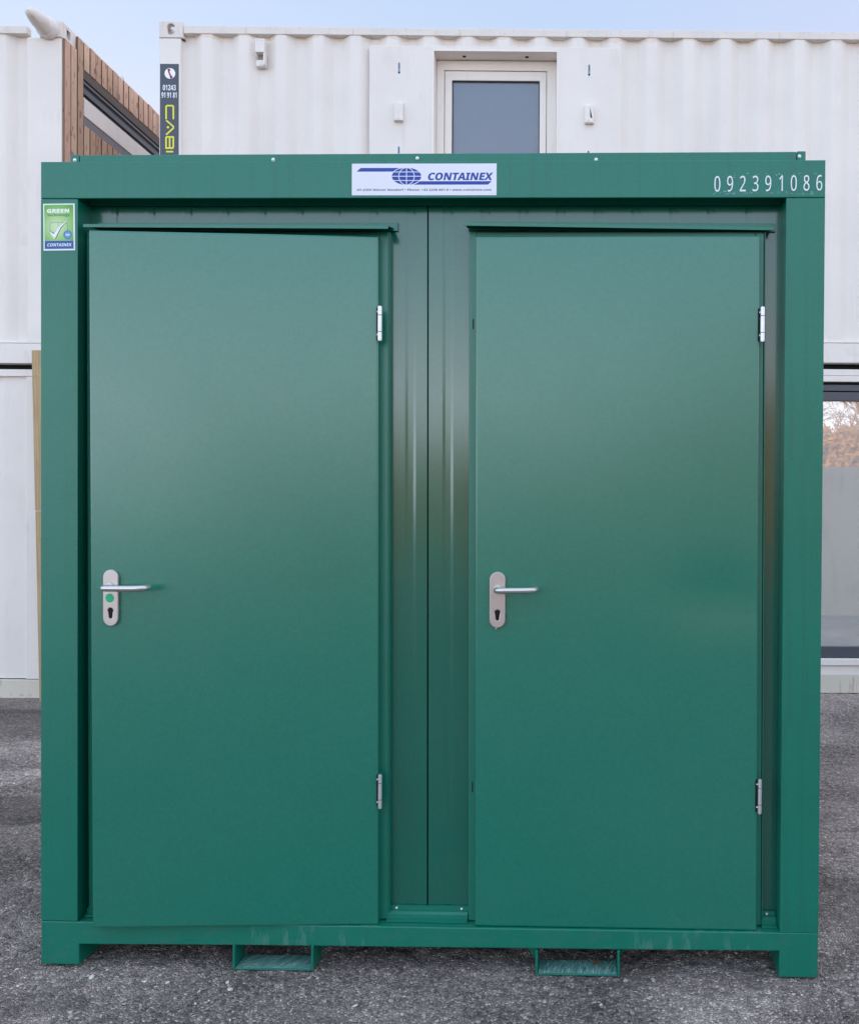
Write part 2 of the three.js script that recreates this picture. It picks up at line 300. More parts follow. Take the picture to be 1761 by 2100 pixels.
// upper container, seen from the side
{
  const c = inYard('white_container', 'upper white corrugated shipping container with window and black phone number banner', 'container');
  const x0 = -2.745, x1 = 3.6, back = -2.44;
  part(c, 'top_rail', [box(-2.567, x1, 4.980, 5.037, -0.06, -0.004, 0.004)], whiteRough);
  part(c, 'bottom_rail', [box(x0, x1, 2.552, 2.700, -0.09, -0.004, 0.004), box(x0, x1, 2.702, 2.712, -0.03, -0.001, 0.002)], whiteB);
  part(c, 'corner_casting', castingPlates(-2.746, -2.568, 4.944, 5.066, -0.166, 0.004, { front: true, left: true, back: true }), whiteRough);
  part(c, 'corner_post', [box(x0, -2.585, 2.66, 4.942, -0.10, 0, 0.008)], whiteB);
  const base = 2.715;
  const shift = (g) => { const uv = g.attributes.uv; for (let i = 0; i < uv.count; i++) uv.setY(i, uv.getY(i) - base); return g; };
  // sheet left of, above and right of the flat panels round the window
  part(c, 'corrugated_panel', [shift(smoothStrip(corrugation(-2.585, -1.177, -1.145), 2.70, 4.985))], sheetWhite);
  part(c, 'corrugated_panel', [shift(smoothStrip(corrugation(0.717, x1, -1.145), 2.70, 4.985))], sheetWhite);
  part(c, 'corrugated_panel', [shift(smoothStrip(corrugation(-1.177, 0.717, -1.145), 4.895, 4.985))], sheetWhite);
  part(c, 'flat_panel', [box(-1.177, -0.694, 2.705, 4.893, -0.05, -0.008, 0.003)], whiteA);
  part(c, 'flat_panel', [box(0.228, 0.717, 2.705, 4.893, -0.05, -0.008, 0.003)], whiteA);
  part(c, 'flat_panel', [box(-0.694, 0.228, 2.705, 3.62, -0.05, -0.009, 0.003)], whiteA);
  part(c, 'flat_panel', [box(-0.694, 0.228, 4.872, 4.8925, -0.05, -0.0085, 0.002)], whiteA);
  // sloping sheet closing the corrugation above the flat panels
  part(c, 'cover_strip', [box(-1.175, 0.715, 4.886, 4.902, -0.045, -0.0075, 0.002)], whiteA);
  // walls, roof and floor that close the box
  part(c, 'shell', [box(x0 + 0.01, x1, 2.56, 2.60, back, -0.1, 0), box(x0 + 0.01, x1, 4.99, 5.02, back, -0.061, 0), box(x0 + 0.01, x1, 2.60, 4.99, back, back + 0.04, 0), box(x0 + 0.012, x0 + 0.045, 2.60, 4.94, back + 0.041, -0.167, 0), box(x1 - 0.04, x1 - 0.002, 2.6, 4.99, back + 0.041, -0.06, 0),
    box(x0 + 0.05, x1 - 0.05, 2.60, 3.64, -0.30, -0.26, 0), box(x0 + 0.05, -0.73, 3.64, 4.985, -0.30, -0.26, 0), box(0.265, x1 - 0.05, 3.64, 4.985, -0.30, -0.26, 0), box(-0.73, 0.265, 4.90, 4.985, -0.30, -0.26, 0)], whiteB);
  // window: reveal, frame, sash, pane
  const w = new THREE.Group(); w.name = 'window'; c.add(w);
  const dz = -0.145;
  part(w, 'reveal', [box(-0.706, -0.692, 3.62, 4.884, -0.26, -0.003, 0.002), box(0.228, 0.242, 3.62, 4.884, -0.26, -0.003, 0.002), box(-0.692, 0.228, 4.866, 4.884, -0.26, -0.003, 0.002), box(-0.692, 0.228, 3.60, 3.618, -0.26, 0.02, 0.002)], upvc);
  const ring = (ax, bx, ay, by, cx, dx, cy, dy, za, zb) => prism([[ax, ay], [bx, ay], [bx, by], [ax, by]], za, zb, 0.004, [[[cx, cy], [cx, dy], [dx, dy], [dx, cy]]]);
  part(w, 'frame', [ring(-0.691, 0.227, 3.62, 4.862, -0.633, 0.152, 3.68, 4.788, dz - 0.06, dz)], upvc);
  part(w, 'sash', [ring(-0.629, 0.148, 3.684, 4.784, -0.574, 0.097, 3.75, 4.714, dz - 0.05, dz - 0.006)], upvc);
  part(w, 'gasket', [prism([[-0.5738, 3.7502], [0.0968, 3.7502], [0.0968, 4.7138], [-0.5738, 4.7138]], dz - 0.022, dz - 0.012, 0, [[[-0.5672, 3.757], [-0.5672, 4.706], [0.0902, 4.706], [0.0902, 3.757]]])], anthraciteDark);
  const pane = new THREE.MeshPhysicalMaterial({ color: new THREE.Color(0.86, 0.9, 0.98), metalness: 0.13, roughness: 0.03, transmission: 1, thickness: 0, ior: 1.52 });
  part(w, 'pane', [box(-0.571, 0.094, 3.753, 4.710, dz - 0.03, dz - 0.024, 0)], pane);
  for (const x of [-0.475, 0.0]) part(w, 'drain_hole', [box(x - 0.012, x + 0.012, 4.8635, 4.8665, -0.10, -0.075, 0)], black);
  // dim room behind the glass
  // shutter fixings: keyhole slots and little lock boxes
  for (const [x, y] of [[-0.954, 4.735], [0.471, 4.732], [-0.954, 4.107], [0.469, 4.087]]) {
    const s = part(c, 'keyhole_slot', [prism(stadium(x, y, 0.026, 0.10), -0.010, -0.0065, 0.001, [stadium(x, y, 0.017, 0.088).reverse()])], zinc);
    part(s, 'slot', [prism(stadium(x, y + 0.005, 0.017, 0.086), -0.0095, -0.0075, 0)], new THREE.MeshStandardMaterial({ color: 0x9a9ca4, roughness: 0.5 }));
    part(s, 'keyhole', [prism(stadium(x, y - 0.032, 0.015, 0.016), -0.0095, -0.0069, 0), prism(stadium(x, y + 0.02, 0.004, 0.05), -0.0095, -0.0069, 0)], black);
  }
  for (const [x, y, m] of [[-0.952, 4.40, 1], [0.474, 4.395, -1]]) {
    const b = part(c, 'lock_box', [prism([[x - 0.034, y - 0.068], [x + 0.034, y - 0.068], [x + 0.034, y + 0.068], [x - 0.034, y + 0.068]], -0.010, 0.022, 0.006, [stadium(x - m * 0.017, y + 0.016, 0.02, 0.09).reverse()])], whiteA);
    part(b, 'slot', [box(x - m * 0.017 - 0.0105, x - m * 0.017 + 0.0105, y - 0.032, y + 0.062, -0.009, 0.0, 0)], new THREE.MeshStandardMaterial({ color: 0x6d6f78, roughness: 0.5 }));
    part(b, 'hook', [prism([[x - 0.03, y - 0.066], [x + 0.03, y - 0.066], [x, y - 0.036]], 0.022, 0.028, 0.001)], whiteRough);
  }
  // ventilator near the top left
  const v = part(c, 'vent_cover', [box(-2.025, -1.955, 4.835, 4.937, -0.06, 0.018, 0.004), box(-2.025, -1.955, 4.742, 4.79, -0.05, -0.01, 0.003), box(-1.966, -1.954, 4.745, 4.93, -0.05, 0.012, 0.002)], whiteB);
  part(v, 'vent_slot', [box(-2.018, -1.967, 4.788, 4.838, -0.05, -0.03, 0)], new THREE.MeshStandardMaterial({ color: 0x8d8a84, roughness: 0.7 }));
  for (const [x, y] of [[-2.01, 4.925], [-1.975, 4.925], [-1.99, 4.752]]) part(v, 'screw', [new THREE.SphereGeometry(0.005, 8, 6).translate(x, y, y > 4.9 ? 0.018 : -0.009)], zinc);
  // banner down the corner post
  const bw = 0.139, bh = 2.0;
  const banner = canvasTex(192, 2048, (g, w2, h2) => {
    g.fillStyle = '#474d59'; g.fillRect(0, 0, w2, h2);
    const k = h2 / bh, X = w2 / bw, c0 = w2 / 2;
    g.save(); g.scale(X / k, 1);                          // from here one unit is the same length both ways
    const cx = c0 * k / X;
    g.fillStyle = '#f4f2f2'; g.beginPath(); g.arc(cx + 0.004 * k, 0.071 * k, 0.040 * k, 0, 7); g.fill();
    g.strokeStyle = '#8d1c35'; g.lineCap = 'round'; g.lineWidth = 0.011 * k; g.beginPath(); g.moveTo(cx - 0.006 * k, 0.046 * k); g.quadraticCurveTo(cx - 0.004 * k, 0.07 * k, cx + 0.014 * k, 0.096 * k); g.stroke();
    g.lineWidth = 0.018 * k; g.lineCap = 'butt'; g.beginPath(); g.moveTo(cx - 0.013 * k, 0.047 * k); g.lineTo(cx + 0.006 * k, 0.043 * k); g.moveTo(cx + 0.004 * k, 0.101 * k); g.lineTo(cx + 0.022 * k, 0.095 * k); g.stroke();
    g.fillStyle = '#eceef4'; g.textAlign = 'center'; g.textBaseline = 'alphabetic';
    const txt = (s, y, size, wide) => { g.save(); g.translate(cx, y * k); g.scale(wide, 1); g.font = `bold ${Math.round(size * k)}px sans-serif`; g.fillText(s, 0, 0); g.restore(); };
    txt('01243', 0.196, 0.057, 0.64); txt('91 91 81', 0.252, 0.056, 0.56);
    // CABIN, turned to read downwards, in thin square letters
    g.strokeStyle = '#e6e234'; g.lineJoin = 'round'; g.lineWidth = 0.012 * k; g.lineCap = 'butt';
    const xl = cx - 0.024 * k, xr = cx + 0.030 * k, Y = (y) => y * k;
    const poly = (p) => { g.beginPath(); p.forEach(([a, b], i) => i ? g.lineTo(a, Y(b)) : g.moveTo(a, Y(b))); g.stroke(); };
    const xi = (t) => xl + (xr - xl) * t;
    poly([[xl, 0.412], [xl, 0.318], [xi(0.12), 0.311], [xi(0.88), 0.311], [xr, 0.318], [xr, 0.412]]);
    poly([[xl, 0.420], [xr, 0.466], [xr, 0.478], [xl, 0.528]]);
    g.fillStyle = '#e6e234'; g.beginPath(); g.arc(xi(0.25), Y(0.472), 0.009 * k, 0, 7); g.fill();
    poly([[xl, 0.544], [xr, 0.544], [xr, 0.618], [xi(0.9), 0.628], [xi(0.62), 0.628], [xi(0.5), 0.620], [xi(0.38), 0.628], [xl, 0.628], [xl, 0.544]]); poly([[xi(0.5), 0.544], [xi(0.5), 0.624]]);
    poly([[xl, 0.654], [xr, 0.654]]);
    poly([[xl, 0.684], [xr, 0.684], [xl, 0.754], [xr, 0.754]]);
    g.restore();
  });
  const bm = new THREE.MeshStandardMaterial({ map: banner, roughness: 0.45 });
  const bg = new THREE.PlaneGeometry(bw, bh).translate(-2.668, 4.748 - bh / 2, 0.002);
  part(c, 'banner', [bg, new THREE.BoxGeometry(bw, bh, 0.0012).translate(-2.668, 4.748 - bh / 2, 0.001)].map((g, i) => { if (i) { const uv = g.attributes.uv; for (let k = 0; k < uv.count; k++) uv.setXY(k, 0.02, 0.02); } return g; }), bm, 'dark grey banner with red telephone, white number and yellow letters');
}

// lower container under it, glazed
{
  const c = inYard('glazed_container', 'lower white container with large dark framed window behind the green cabin, at right', 'container');
  const x0 = -2.745, x1 = 6.2, wx0 = 1.3, wx1 = 5.2;
  part(c, 'top_rail', [box(x0, x1, 2.456, 2.503, -0.09, -0.004, 0.003), box(x0, x1, 2.409, 2.4535, -0.09, -0.001, 0.003)], whiteB);
  part(c, 'bottom_rail', [box(x0, x1, 0.052, 0.186, -0.12, 0.0, 0.004)], creamDirty);
  part(c, 'corrugated_panel', [smoothStrip(corrugation(x0 + 0.1, wx0, -1.145), 0.18, 2.41)], sheetWhite);
  part(c, 'corner_post', [box(x0, x0 + 0.16, 0.186, 2.409, -0.1, -0.002, 0.006)], whiteB);
  part(c, 'shell', [box(x0 + 0.01, x1, 0.06, 0.16, -2.44, -0.121, 0), box(x0 + 0.01, x1, 2.42, 2.49, -2.44, -0.091, 0), box(x0 + 0.01, x1, 0.16, 2.42, -2.44, -2.40, 0), box(x0 + 0.01, x0 + 0.05, 0.16, 2.42, -2.39, -0.101, 0), box(x1 - 0.05, x1 - 0.01, 0.16, 2.42, -2.39, -0.09, 0), box(wx1, x1 - 0.06, 0.187, 2.408, -0.08, -0.03, 0)], whiteB);
  part(c, 'window_sill', [box(wx0 - 0.02, wx1, 0.262, 0.315, -0.1, 0.012, 0.006), box(wx0 - 0.02, wx1, 0.187, 0.258, -0.1, -0.006, 0.004)], upvc);
  part(c, 'gap_shade_strip', [box(x0 + 0.2, x1, 2.5035, 2.5515, -0.16, -0.10, 0)], black);  // black strip added inside the gap, standing in for its deep shade
  const w = new THREE.Group(); w.name = 'window'; c.add(w);
  part(w, 'frame', [box(wx0, wx1, 2.340, 2.386, -0.07, -0.012, 0.003), box(wx0, wx1, 2.266, 2.333, -0.075, -0.016, 0.003), box(wx0, wx1, 0.320, 0.402, -0.075, -0.014, 0.003), box(wx0, wx0 + 0.06, 0.403, 2.265, -0.075, -0.014, 0.003), box(wx1 - 0.06, wx1, 0.403, 2.265, -0.075, -0.014, 0.003)], anthracite);
  part(w, 'shadow_gap', [box(wx0, wx1, 2.26, 2.408, -0.085, -0.077, 0)], anthraciteDark);
  const pane = new THREE.MeshPhysicalMaterial({ color: new THREE.Color(0.95, 0.95, 0.93), metalness: 0.46, roughness: 0.012, transmission: 1, thickness: 0, ior: 1.52 });
  part(w, 'pane', [box(wx0 + 0.06, wx1 - 0.06, 0.402, 2.266, -0.05, -0.044, 0)], pane);
}

// left pair, seen end-on, larch boards down the side
const leftX = -3.472;
{
  const c = inYard('clad_container', 'upper white container at left edge with timber clad side and pointed pipe at its corner', 'container');
  const x0 = -5.91;
  part(c, 'top_rail', [box(x0, -3.73, 4.965, 5.022, -0.06, 0.0, 0.004)], whiteRough);
  part(c, 'corner_post', [box(-3.732, leftX, 2.66, 4.938, -0.16, 0.0, 0.010)], whiteB);
  part(c, 'end_panel', [smoothStrip(corrugation(x0, -3.732, -3.79, -0.012, -0.058, 0.30), 2.64, 4.97)], whiteA);
  part(c, 'bottom_rail', [box(x0, leftX, 2.503, 2.652, -0.1, 0.004, 0.004), box(x0, leftX - 0.06, 2.655, 2.665, -0.05, 0.002, 0.002)], whiteB);
  part(c, 'corner_casting', castingPlates(-3.634, leftX, 4.94, 5.062, -0.205, 0.004, { front: true, right: true }), whiteRough);
  part(c, 'shell', [box(x0, leftX - 0.05, 2.52, 2.58, -6.06, -0.101, 0), box(x0, leftX - 0.03, 5.0, 5.03, -6.06, -0.206, 0), box(x0, leftX - 0.05, 2.58, 5.0, -6.06, -6.0, 0), box(leftX - 0.10, leftX - 0.05, 2.58, 5.0, -5.99, -0.206, 0), box(x0, x0 + 0.04, 2.58, 5.0, -5.99, -0.1, 0), box(leftX - 0.049, leftX - 0.03, 4.97, 5.02, -6.0, -0.206, 0)], whiteB);
  // pointed lashing pipe standing out of the casting towards the yard
  const prof = [[0.001, 0.285], [0.018, 0.277], [0.036, 0.258], [0.052, 0.20], [0.060, 0.15], [0.062, 0.10], [0.062, 0.066], [0.074, 0.060], [0.078, 0.05], [0.078, 0.004]].map((p) => new THREE.Vector2(p[0], p[1]));
  const pipe = new THREE.LatheGeometry(prof.reverse(), 24).rotateX(Math.PI / 2).translate(-3.565, 4.996, 0.0);
  part(c, 'pointed_pipe', metreUV(pipe), whiteRough);
  // boards
  const tones = [[0.60, 0.385, 0.27], [0.54, 0.335, 0.23], [0.64, 0.43, 0.30], [0.50, 0.31, 0.21], [0.62, 0.38, 0.28]];
  const wood = tones.map((t, k) => new THREE.MeshStandardMaterial({
    map: rep(dataTex(128, 512, (u, v) => {
      const ringy = Math.sin((u * 9 + 1.4 * fbm(u * 2 + k * 9, v * 3, 3, 0, 200 + k)) * 6.28), knot = smooth(0.8, 0.86, vnoise(u * 5 + k * 3, v * 16, 0, 0, 210 + k));
      const m = 1 + 0.09 * ringy + 0.25 * (fbm(u * 4, v * 12, 3, 0, 220 + k) - 0.5) - 0.5 * knot;
      return t.map((q) => q * m);
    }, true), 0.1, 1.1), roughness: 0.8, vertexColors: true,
  }));
  const R = mulberry(4), px0 = leftX + 0.002, pitch = 0.0955;
  const clad = new THREE.Group(); clad.name = 'cladding'; c.add(clad);
  const open0 = 3, open1 = 40, headY = 4.832, footY = 4.405;
  for (let i = 0; i < 46; i++) {
    const za = -0.006 - i * pitch, zb = za - pitch + 0.013, m = wood[Math.floor(R() * 5)], dx = 0.018 + R() * 0.006, gap = R() * 0.004;
    const plank = (ya, yb) => { const g = box(px0, px0 + dx, ya, yb, zb, za - gap * 0.3, 0.003); g.userData = {}; const uv = g.attributes.uv; const du = R() * 3, dv = R() * 5; for (let k = 0; k < uv.count; k++) uv.setXY(k, uv.getX(k) + du, uv.getY(k) + dv); const nn = g.attributes.normal, cc = []; for (let k = 0; k < nn.count; k++) { const e = Math.abs(nn.getZ(k)) > 0.8 ? 0.34 : 1; cc.push(e, e, e); } g.setAttribute('color', new THREE.Float32BufferAttribute(cc, 3)); part(clad, 'plank', g, m); };  // edge faces darkened by vertex colour, painting the shade between boards
    const topY = i < 2 ? 4.936 : 5.048 - 0.004 * R();
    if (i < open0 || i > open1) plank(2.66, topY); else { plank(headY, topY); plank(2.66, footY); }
  }
  part(clad, 'batten', [box(leftX - 0.049, leftX - 0.002, 2.66, 4.93, -6.0, -0.206, 0)], anthraciteDark);
  const w = new THREE.Group(); w.name = 'window'; c.add(w);
  const za = -0.006 - open0 * pitch, zb = -0.006 - (open1 + 1) * pitch, f = leftX + 0.02;
  part(w, 'head_board', [box(f - 0.018, f - 0.003, 4.762, headY + 0.03, zb, za, 0.002)], new THREE.MeshStandardMaterial({ color: new THREE.Color(0.12, 0.095, 0.08), roughness: 0.8, bumpMap: rep(grain, 0.3), bumpScale: 0.002 }));
  part(w, 'track', [box(f - 0.018, f - 0.008, 4.728, 4.752, zb, za, 0.003)], anthracite);
  part(w, 'track', [box(f - 0.018, f - 0.004, 4.650, 4.694, zb, za, 0.003)], anthracite);
  part(w, 'shadow_gap', [box(f - 0.021, f - 0.0185, 4.40, 4.835, zb, za, 0)], anthraciteDark);
  part(w, 'fascia', [box(f - 0.018, f + 0.004, 4.474, 4.606, zb, za, 0.003)], whiteB);
  part(w, 'fascia_lip', [box(f - 0.018, f - 0.002, 4.608, 4.62, zb, za, 0.003)], whiteRough);
  part(w, 'sill', [box(f - 0.018, f - 0.003, 4.406, 4.472, zb, za, 0.003)], new THREE.MeshStandardMaterial({ color: new THREE.Color(0.2, 0.19, 0.21), roughness: 0.6 }));
  part(c, 'lifting_eye', [new THREE.TorusGeometry(0.04, 0.008, 8, 20).rotateY(Math.PI / 2).translate(leftX - 0.02, 5.06, -1.02)], zinc);
}
{
  const c = inYard('panelled_container', 'lower white container at left edge with plain sunk panel and dirty base', 'container');
  const x0 = -5.91, x1 = leftX;
  part(c, 'top_rail', [box(x0, x1, 2.405, 2.458, -0.1, 0.0, 0.004)], whiteB);
  part(c, 'gap_shade_strip', [box(x0, x1, 2.4585, 2.5025, -0.16, -0.09, 0)], black);  // added black strip between the stacked units paints the shade of the gap
  part(c, 'end_panel', [smoothStrip([[x0, -0.03], [-4.5, -0.03], [-4.3, -0.05], [-4.15, -0.05], [-4.0, -0.028], [-3.95, -0.028], [-3.90, -0.024], [-3.745, -0.024]], 0.13, 2.41)], whiteA);
  part(c, 'corner_post', [box(-3.742, x1, 0.126, 2.404, -0.12, -0.002, 0.006)], whiteB);
  part(c, 'bottom_rail', [box(x0, x1, -0.03, 0.122, -0.12, 0.004, 0.004)], creamDirty);
  part(c, 'shell', [box(x0, x1 - 0.01, 0.0, 0.11, -6.06, -0.121, 0), box(x0, x1 - 0.01, 2.39, 2.44, -6.06, -0.121, 0), box(x0, x1 - 0.01, 0.11, 2.39, -6.06, -6.0, 0), box(x1 - 0.05, x1 - 0.01, 0.11, 2.39, -5.99, -0.121, 0), box(x0, x0 + 0.04, 0.11, 2.39, -5.99, -0.121, 0)], whiteB);
}
{
  const t = thing('timber_post', 'yellowish timber post leaning between white containers and the green cabin', 'post', [-3.524, 0, -4.02], 0.03);
  const pine = new THREE.MeshStandardMaterial({
    map: rep(dataTex(128, 512, (u, v) => { const r = Math.sin((u * 6 + 1.2 * fbm(u * 2, v * 2, 3, 0, 231)) * 6.28), m = 1 + 0.1 * r + 0.3 * (fbm(u * 5, v * 9, 3, 0, 233) - 0.5); return [0.46 * m, 0.33 * m, 0.18 * m]; }, true), 0.12, 1.2), roughness: 0.8,
  });
  const a = part(t, 'board', [box(-0.05, 0.05, 1.40, 2.585, -0.03, 0.022, 0.003)], pine); a.rotation.z = 0.021;
  const b = part(t, 'board', [box(-0.05, 0.05, -0.02, 1.395, -0.034, 0.018, 0.003)], pine); b.rotation.z = 0.021;
}

// ───────────────────────── the green cabin
const cab = thing('toilet_cabin', 'green steel site cabin with two closed doors, standing on the tarmac', 'cabin', [0, 0, 0]);
const RACK = new THREE.Matrix4().makeShear(0, 0, -0.0039, 0, 0, 0);  // placeholder, set just below
RACK.set(1, -0.0039, 0, 0.0039 * 1.2, 0, 1, 0, 0, 0, 0, 1, 0, 0, 0, 0, 1);   // the doors stand a few mm out of square
const rack = (g) => { g = Array.isArray(g) ? merge(g) : g; g.applyMatrix4(RACK); return g; };
const hw = 1.2175, depth = 1.4, PI0 = 1.1015;
{
  // base frame: feet and front rail in one outline
  const t = 0.1375;
  part(cab, 'base_frame', [
    prism([[-hw, 0.001], [-1.0962, 0.001], [-1.0962, 0.0665], [-0.6, 0.0715], [0.6, 0.0785], [1.0985, 0.0825], [1.0985, 0.001], [hw, 0.001], [hw, t + 0.002], [-hw, t]], -0.16, 0, 0.003),
    box(-hw, hw, 0.02, t - 0.001, -depth, -depth + 0.12, 0.003), box(-hw, -hw + 0.12, 0.001, t - 0.001, -depth, -depth + 0.16, 0.003), box(hw - 0.12, hw, 0.001, t - 0.001, -depth, -depth + 0.16, 0.003),
    box(-hw, -hw + 0.1, 0.025, t - 0.001, -depth + 0.16, -0.16, 0.003), box(hw - 0.1, hw, 0.025, t - 0.001, -depth + 0.16, -0.16, 0.003), box(-hw + 0.1, hw - 0.1, 0.09, t - 0.004, -depth + 0.12, -0.161, 0)], basePaint);
  const postShape = (a, b) => prism([[a, -0.13], [b, -0.13], [b, 0], [a, 0]], 0, 2.266, 0.006).rotateX(-Math.PI / 2);
  const post = (a, b) => { const g = prism([[a, 0], [b, 0], [b, 0.13], [a, 0.13]], 0, 2.2695, 0.003); g.rotateX(-Math.PI / 2); g.translate(0, 0.1383, 0); return metreUV(g); };
  part(cab, 'post', post(-hw, -PI0), framePaint); part(cab, 'post', post(PI0 - 0.002, hw), framePaint);
  // the beam is a folded channel, open underneath
  part(cab, 'top_beam', [prism([[-hw - 0.0005, 2.4085], [hw + 0.0005, 2.4085], [hw + 0.0005, 2.5232], [-hw - 0.0005, 2.5232]], -0.0052, 0.0008, 0.0025),
    box(-hw, hw, 2.5165, 2.5228, -0.14, -0.0054, 0), box(-hw, hw, 2.4087, 2.5163, -0.14, -0.0765, 0), box(-hw, -PI0 - 0.001, 2.4087, 2.5163, -0.0763, -0.0054, 0), box(PI0, hw, 2.4087, 2.5163, -0.0763, -0.0054, 0)], framePaint);
  // roof edge set back above the beam
  const r = part(cab, 'roof_edge', [prism([[-1.112, 2.515], [1.136, 2.515], [1.136, 2.5605], [-1.112, 2.5555]], -1.37, -0.030, 0.003)], framePaint);
  part(r, 'end_cap', [box(-1.141, -1.1135, 2.515, 2.5565, -1.37, -0.0295, 0.003)], framePaint); part(r, 'end_cap', [box(1.1375, 1.164, 2.515, 2.562, -1.37, -0.0295, 0.003)], framePaint);
  const screw = new THREE.SphereGeometry(0.0045, 10, 8).scale(1, 1, 0.6), washer = new THREE.CylinderGeometry(0.0055, 0.0055, 0.002, 12).rotateX(Math.PI / 2);
  for (const [x, y] of [[-1.126, 2.5385], [-0.4963, 2.5385], [-0.0428, 2.5417], [0.5154, 2.5365], [1.1443, 2.545]]) part(r, 'screw', [screw.clone().translate(x, y, -0.0275), washer.clone().translate(x, y, -0.0285)], screwMetal);
  // closed box behind the front
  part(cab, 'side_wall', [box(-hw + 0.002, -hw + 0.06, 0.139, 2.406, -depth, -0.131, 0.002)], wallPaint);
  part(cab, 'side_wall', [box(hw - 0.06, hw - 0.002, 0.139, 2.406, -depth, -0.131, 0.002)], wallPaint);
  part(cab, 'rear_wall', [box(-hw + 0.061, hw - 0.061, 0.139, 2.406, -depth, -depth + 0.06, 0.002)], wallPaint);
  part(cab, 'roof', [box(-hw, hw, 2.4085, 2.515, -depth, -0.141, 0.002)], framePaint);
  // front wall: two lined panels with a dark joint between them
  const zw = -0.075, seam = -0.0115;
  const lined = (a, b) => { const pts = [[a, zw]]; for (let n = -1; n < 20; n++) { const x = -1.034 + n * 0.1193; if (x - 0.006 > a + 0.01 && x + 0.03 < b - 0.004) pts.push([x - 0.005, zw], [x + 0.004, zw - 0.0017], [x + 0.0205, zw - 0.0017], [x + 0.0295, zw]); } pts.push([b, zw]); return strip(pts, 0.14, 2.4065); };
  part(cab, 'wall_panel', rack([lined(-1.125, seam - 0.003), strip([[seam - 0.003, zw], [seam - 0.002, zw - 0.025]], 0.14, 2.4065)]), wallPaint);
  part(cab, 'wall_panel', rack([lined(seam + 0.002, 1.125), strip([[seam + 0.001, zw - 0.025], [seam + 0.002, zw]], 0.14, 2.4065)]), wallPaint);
  part(cab, 'wall_core', [box(-1.13, 1.13, 0.139, 2.407, zw - 0.05, zw - 0.024, 0)], black);
  // folded drip trim along the foot of the wall, with its screws
  const trim = (a, b) => { const g = prism([[-0.072, 0.14], [-0.030, 0.14], [-0.030, 0.145], [-0.045, 0.147], [-0.045, 0.1585], [-0.054, 0.1645], [-0.064, 0.1655], [-0.064, 0.178], [-0.072, 0.178]].map(([z, y]) => [-z, y]), 0, b - a, 0); g.rotateY(Math.PI / 2); g.translate(a, 0, 0); return metreUV(g); };
  for (const [a, b, xs] of [[-0.132, 0.1245, [-0.105, 0.1031]], [1.049, 1.0975, [1.0705]], [-1.095, -1.0, []]]) {
    const s = part(cab, 'foot_trim', trim(a, b), trimPaint);
    for (const x of xs) part(s, 'screw', [new THREE.SphereGeometry(0.0042, 10, 8).translate(x, 0.1705, -0.0635)], screwMetal);
  }
  // fork pockets
  const scuff = (seed, rust) => canvasTex(512, 192, (g, w, h) => {
    const R = mulberry(seed); g.fillStyle = '#5f8f86'; g.fillRect(0, 0, w, h);
    for (let i = 0; i < 420; i++) { const x = R() * w, y = R() * h, l = 8 + R() * 60, s = seed === 5 ? -0.9 : -0.12 + (R() - 0.5) * 0.5; g.strokeStyle = R() < 0.62 ? `rgba(${150 + R() * 70},${185 + R() * 50},${178 + R() * 45},${0.3 + R() * 0.6})` : `rgba(12,74,62,${0.4 + R() * 0.6})`; g.lineWidth = 0.7 + R() * 4; g.beginPath(); g.moveTo(x, y); g.lineTo(x - s * l, y - l); g.stroke(); }
    for (let i = 0; i < 160; i++) { g.fillStyle = `rgba(205,225,220,${R() * 0.5})`; const x = R() * w, y = h - R() * R() * h * 0.4; g.fillRect(x, y, 2 + R() * 8, 2 + R() * 7); }
    if (rust) for (let i = 0; i < 60; i++) { g.fillStyle = `rgba(${150 + R() * 30},${85 + R() * 25},${50},${0.25 + R() * 0.3})`; const a = R() * 7, q = Math.sqrt(R()); g.beginPath(); g.arc(w * 0.74 + Math.cos(a) * q * 24, h * 0.18 + Math.sin(a) * q * 34, 3 + R() * 8, 0, 7); g.fill(); }
  });
  for (const [a, b, seed, y] of [[-0.6044, -0.3505, 5, 0.0], [0.3435, 0.6045, 8, 0.0]]) {
    const p = new THREE.Group(); p.name = 'fork_pocket'; cab.add(p);
    part(p, 'side_plate', [box(a, a + 0.007, y, 0.0745, -0.08, 0.011, 0.0015)], framePaint); part(p, 'side_plate', [box(b - 0.007, b, y, 0.078, -0.08, 0.011, 0.0015)], framePaint);
    part(p, 'floor_plate', [box(a + 0.0075, b - 0.0075, y, y + 0.005, -0.08, 0.0115, 0.0015)], trimPaint);
    const top = new THREE.PlaneGeometry(b - a - 0.018, 0.088).rotateX(-Math.PI / 2).translate((a + b) / 2, y + 0.0058, -0.0345);
    part(p, 'worn_paint', top, new THREE.MeshStandardMaterial({ map: scuff(seed, seed === 8), roughness: 0.55 }));
    part(p, 'gusset', [prism([[a, 0.074], [a - 0.036, 0.074], [a - 0.036, 0.068], [a, 0.022]].reverse(), -0.05, -0.043, 0)], framePaint);
    part(p, 'gusset', [prism([[b, 0.074], [b, 0.018], [b + 0.056, 0.068], [b + 0.056, 0.074]], -0.09, -0.083, 0)], framePaint);
  }
  // ── doors
  const frameBar = (a, b, y0, y1) => box(a, b, y0, y1, -0.078, -0.046, 0.003);
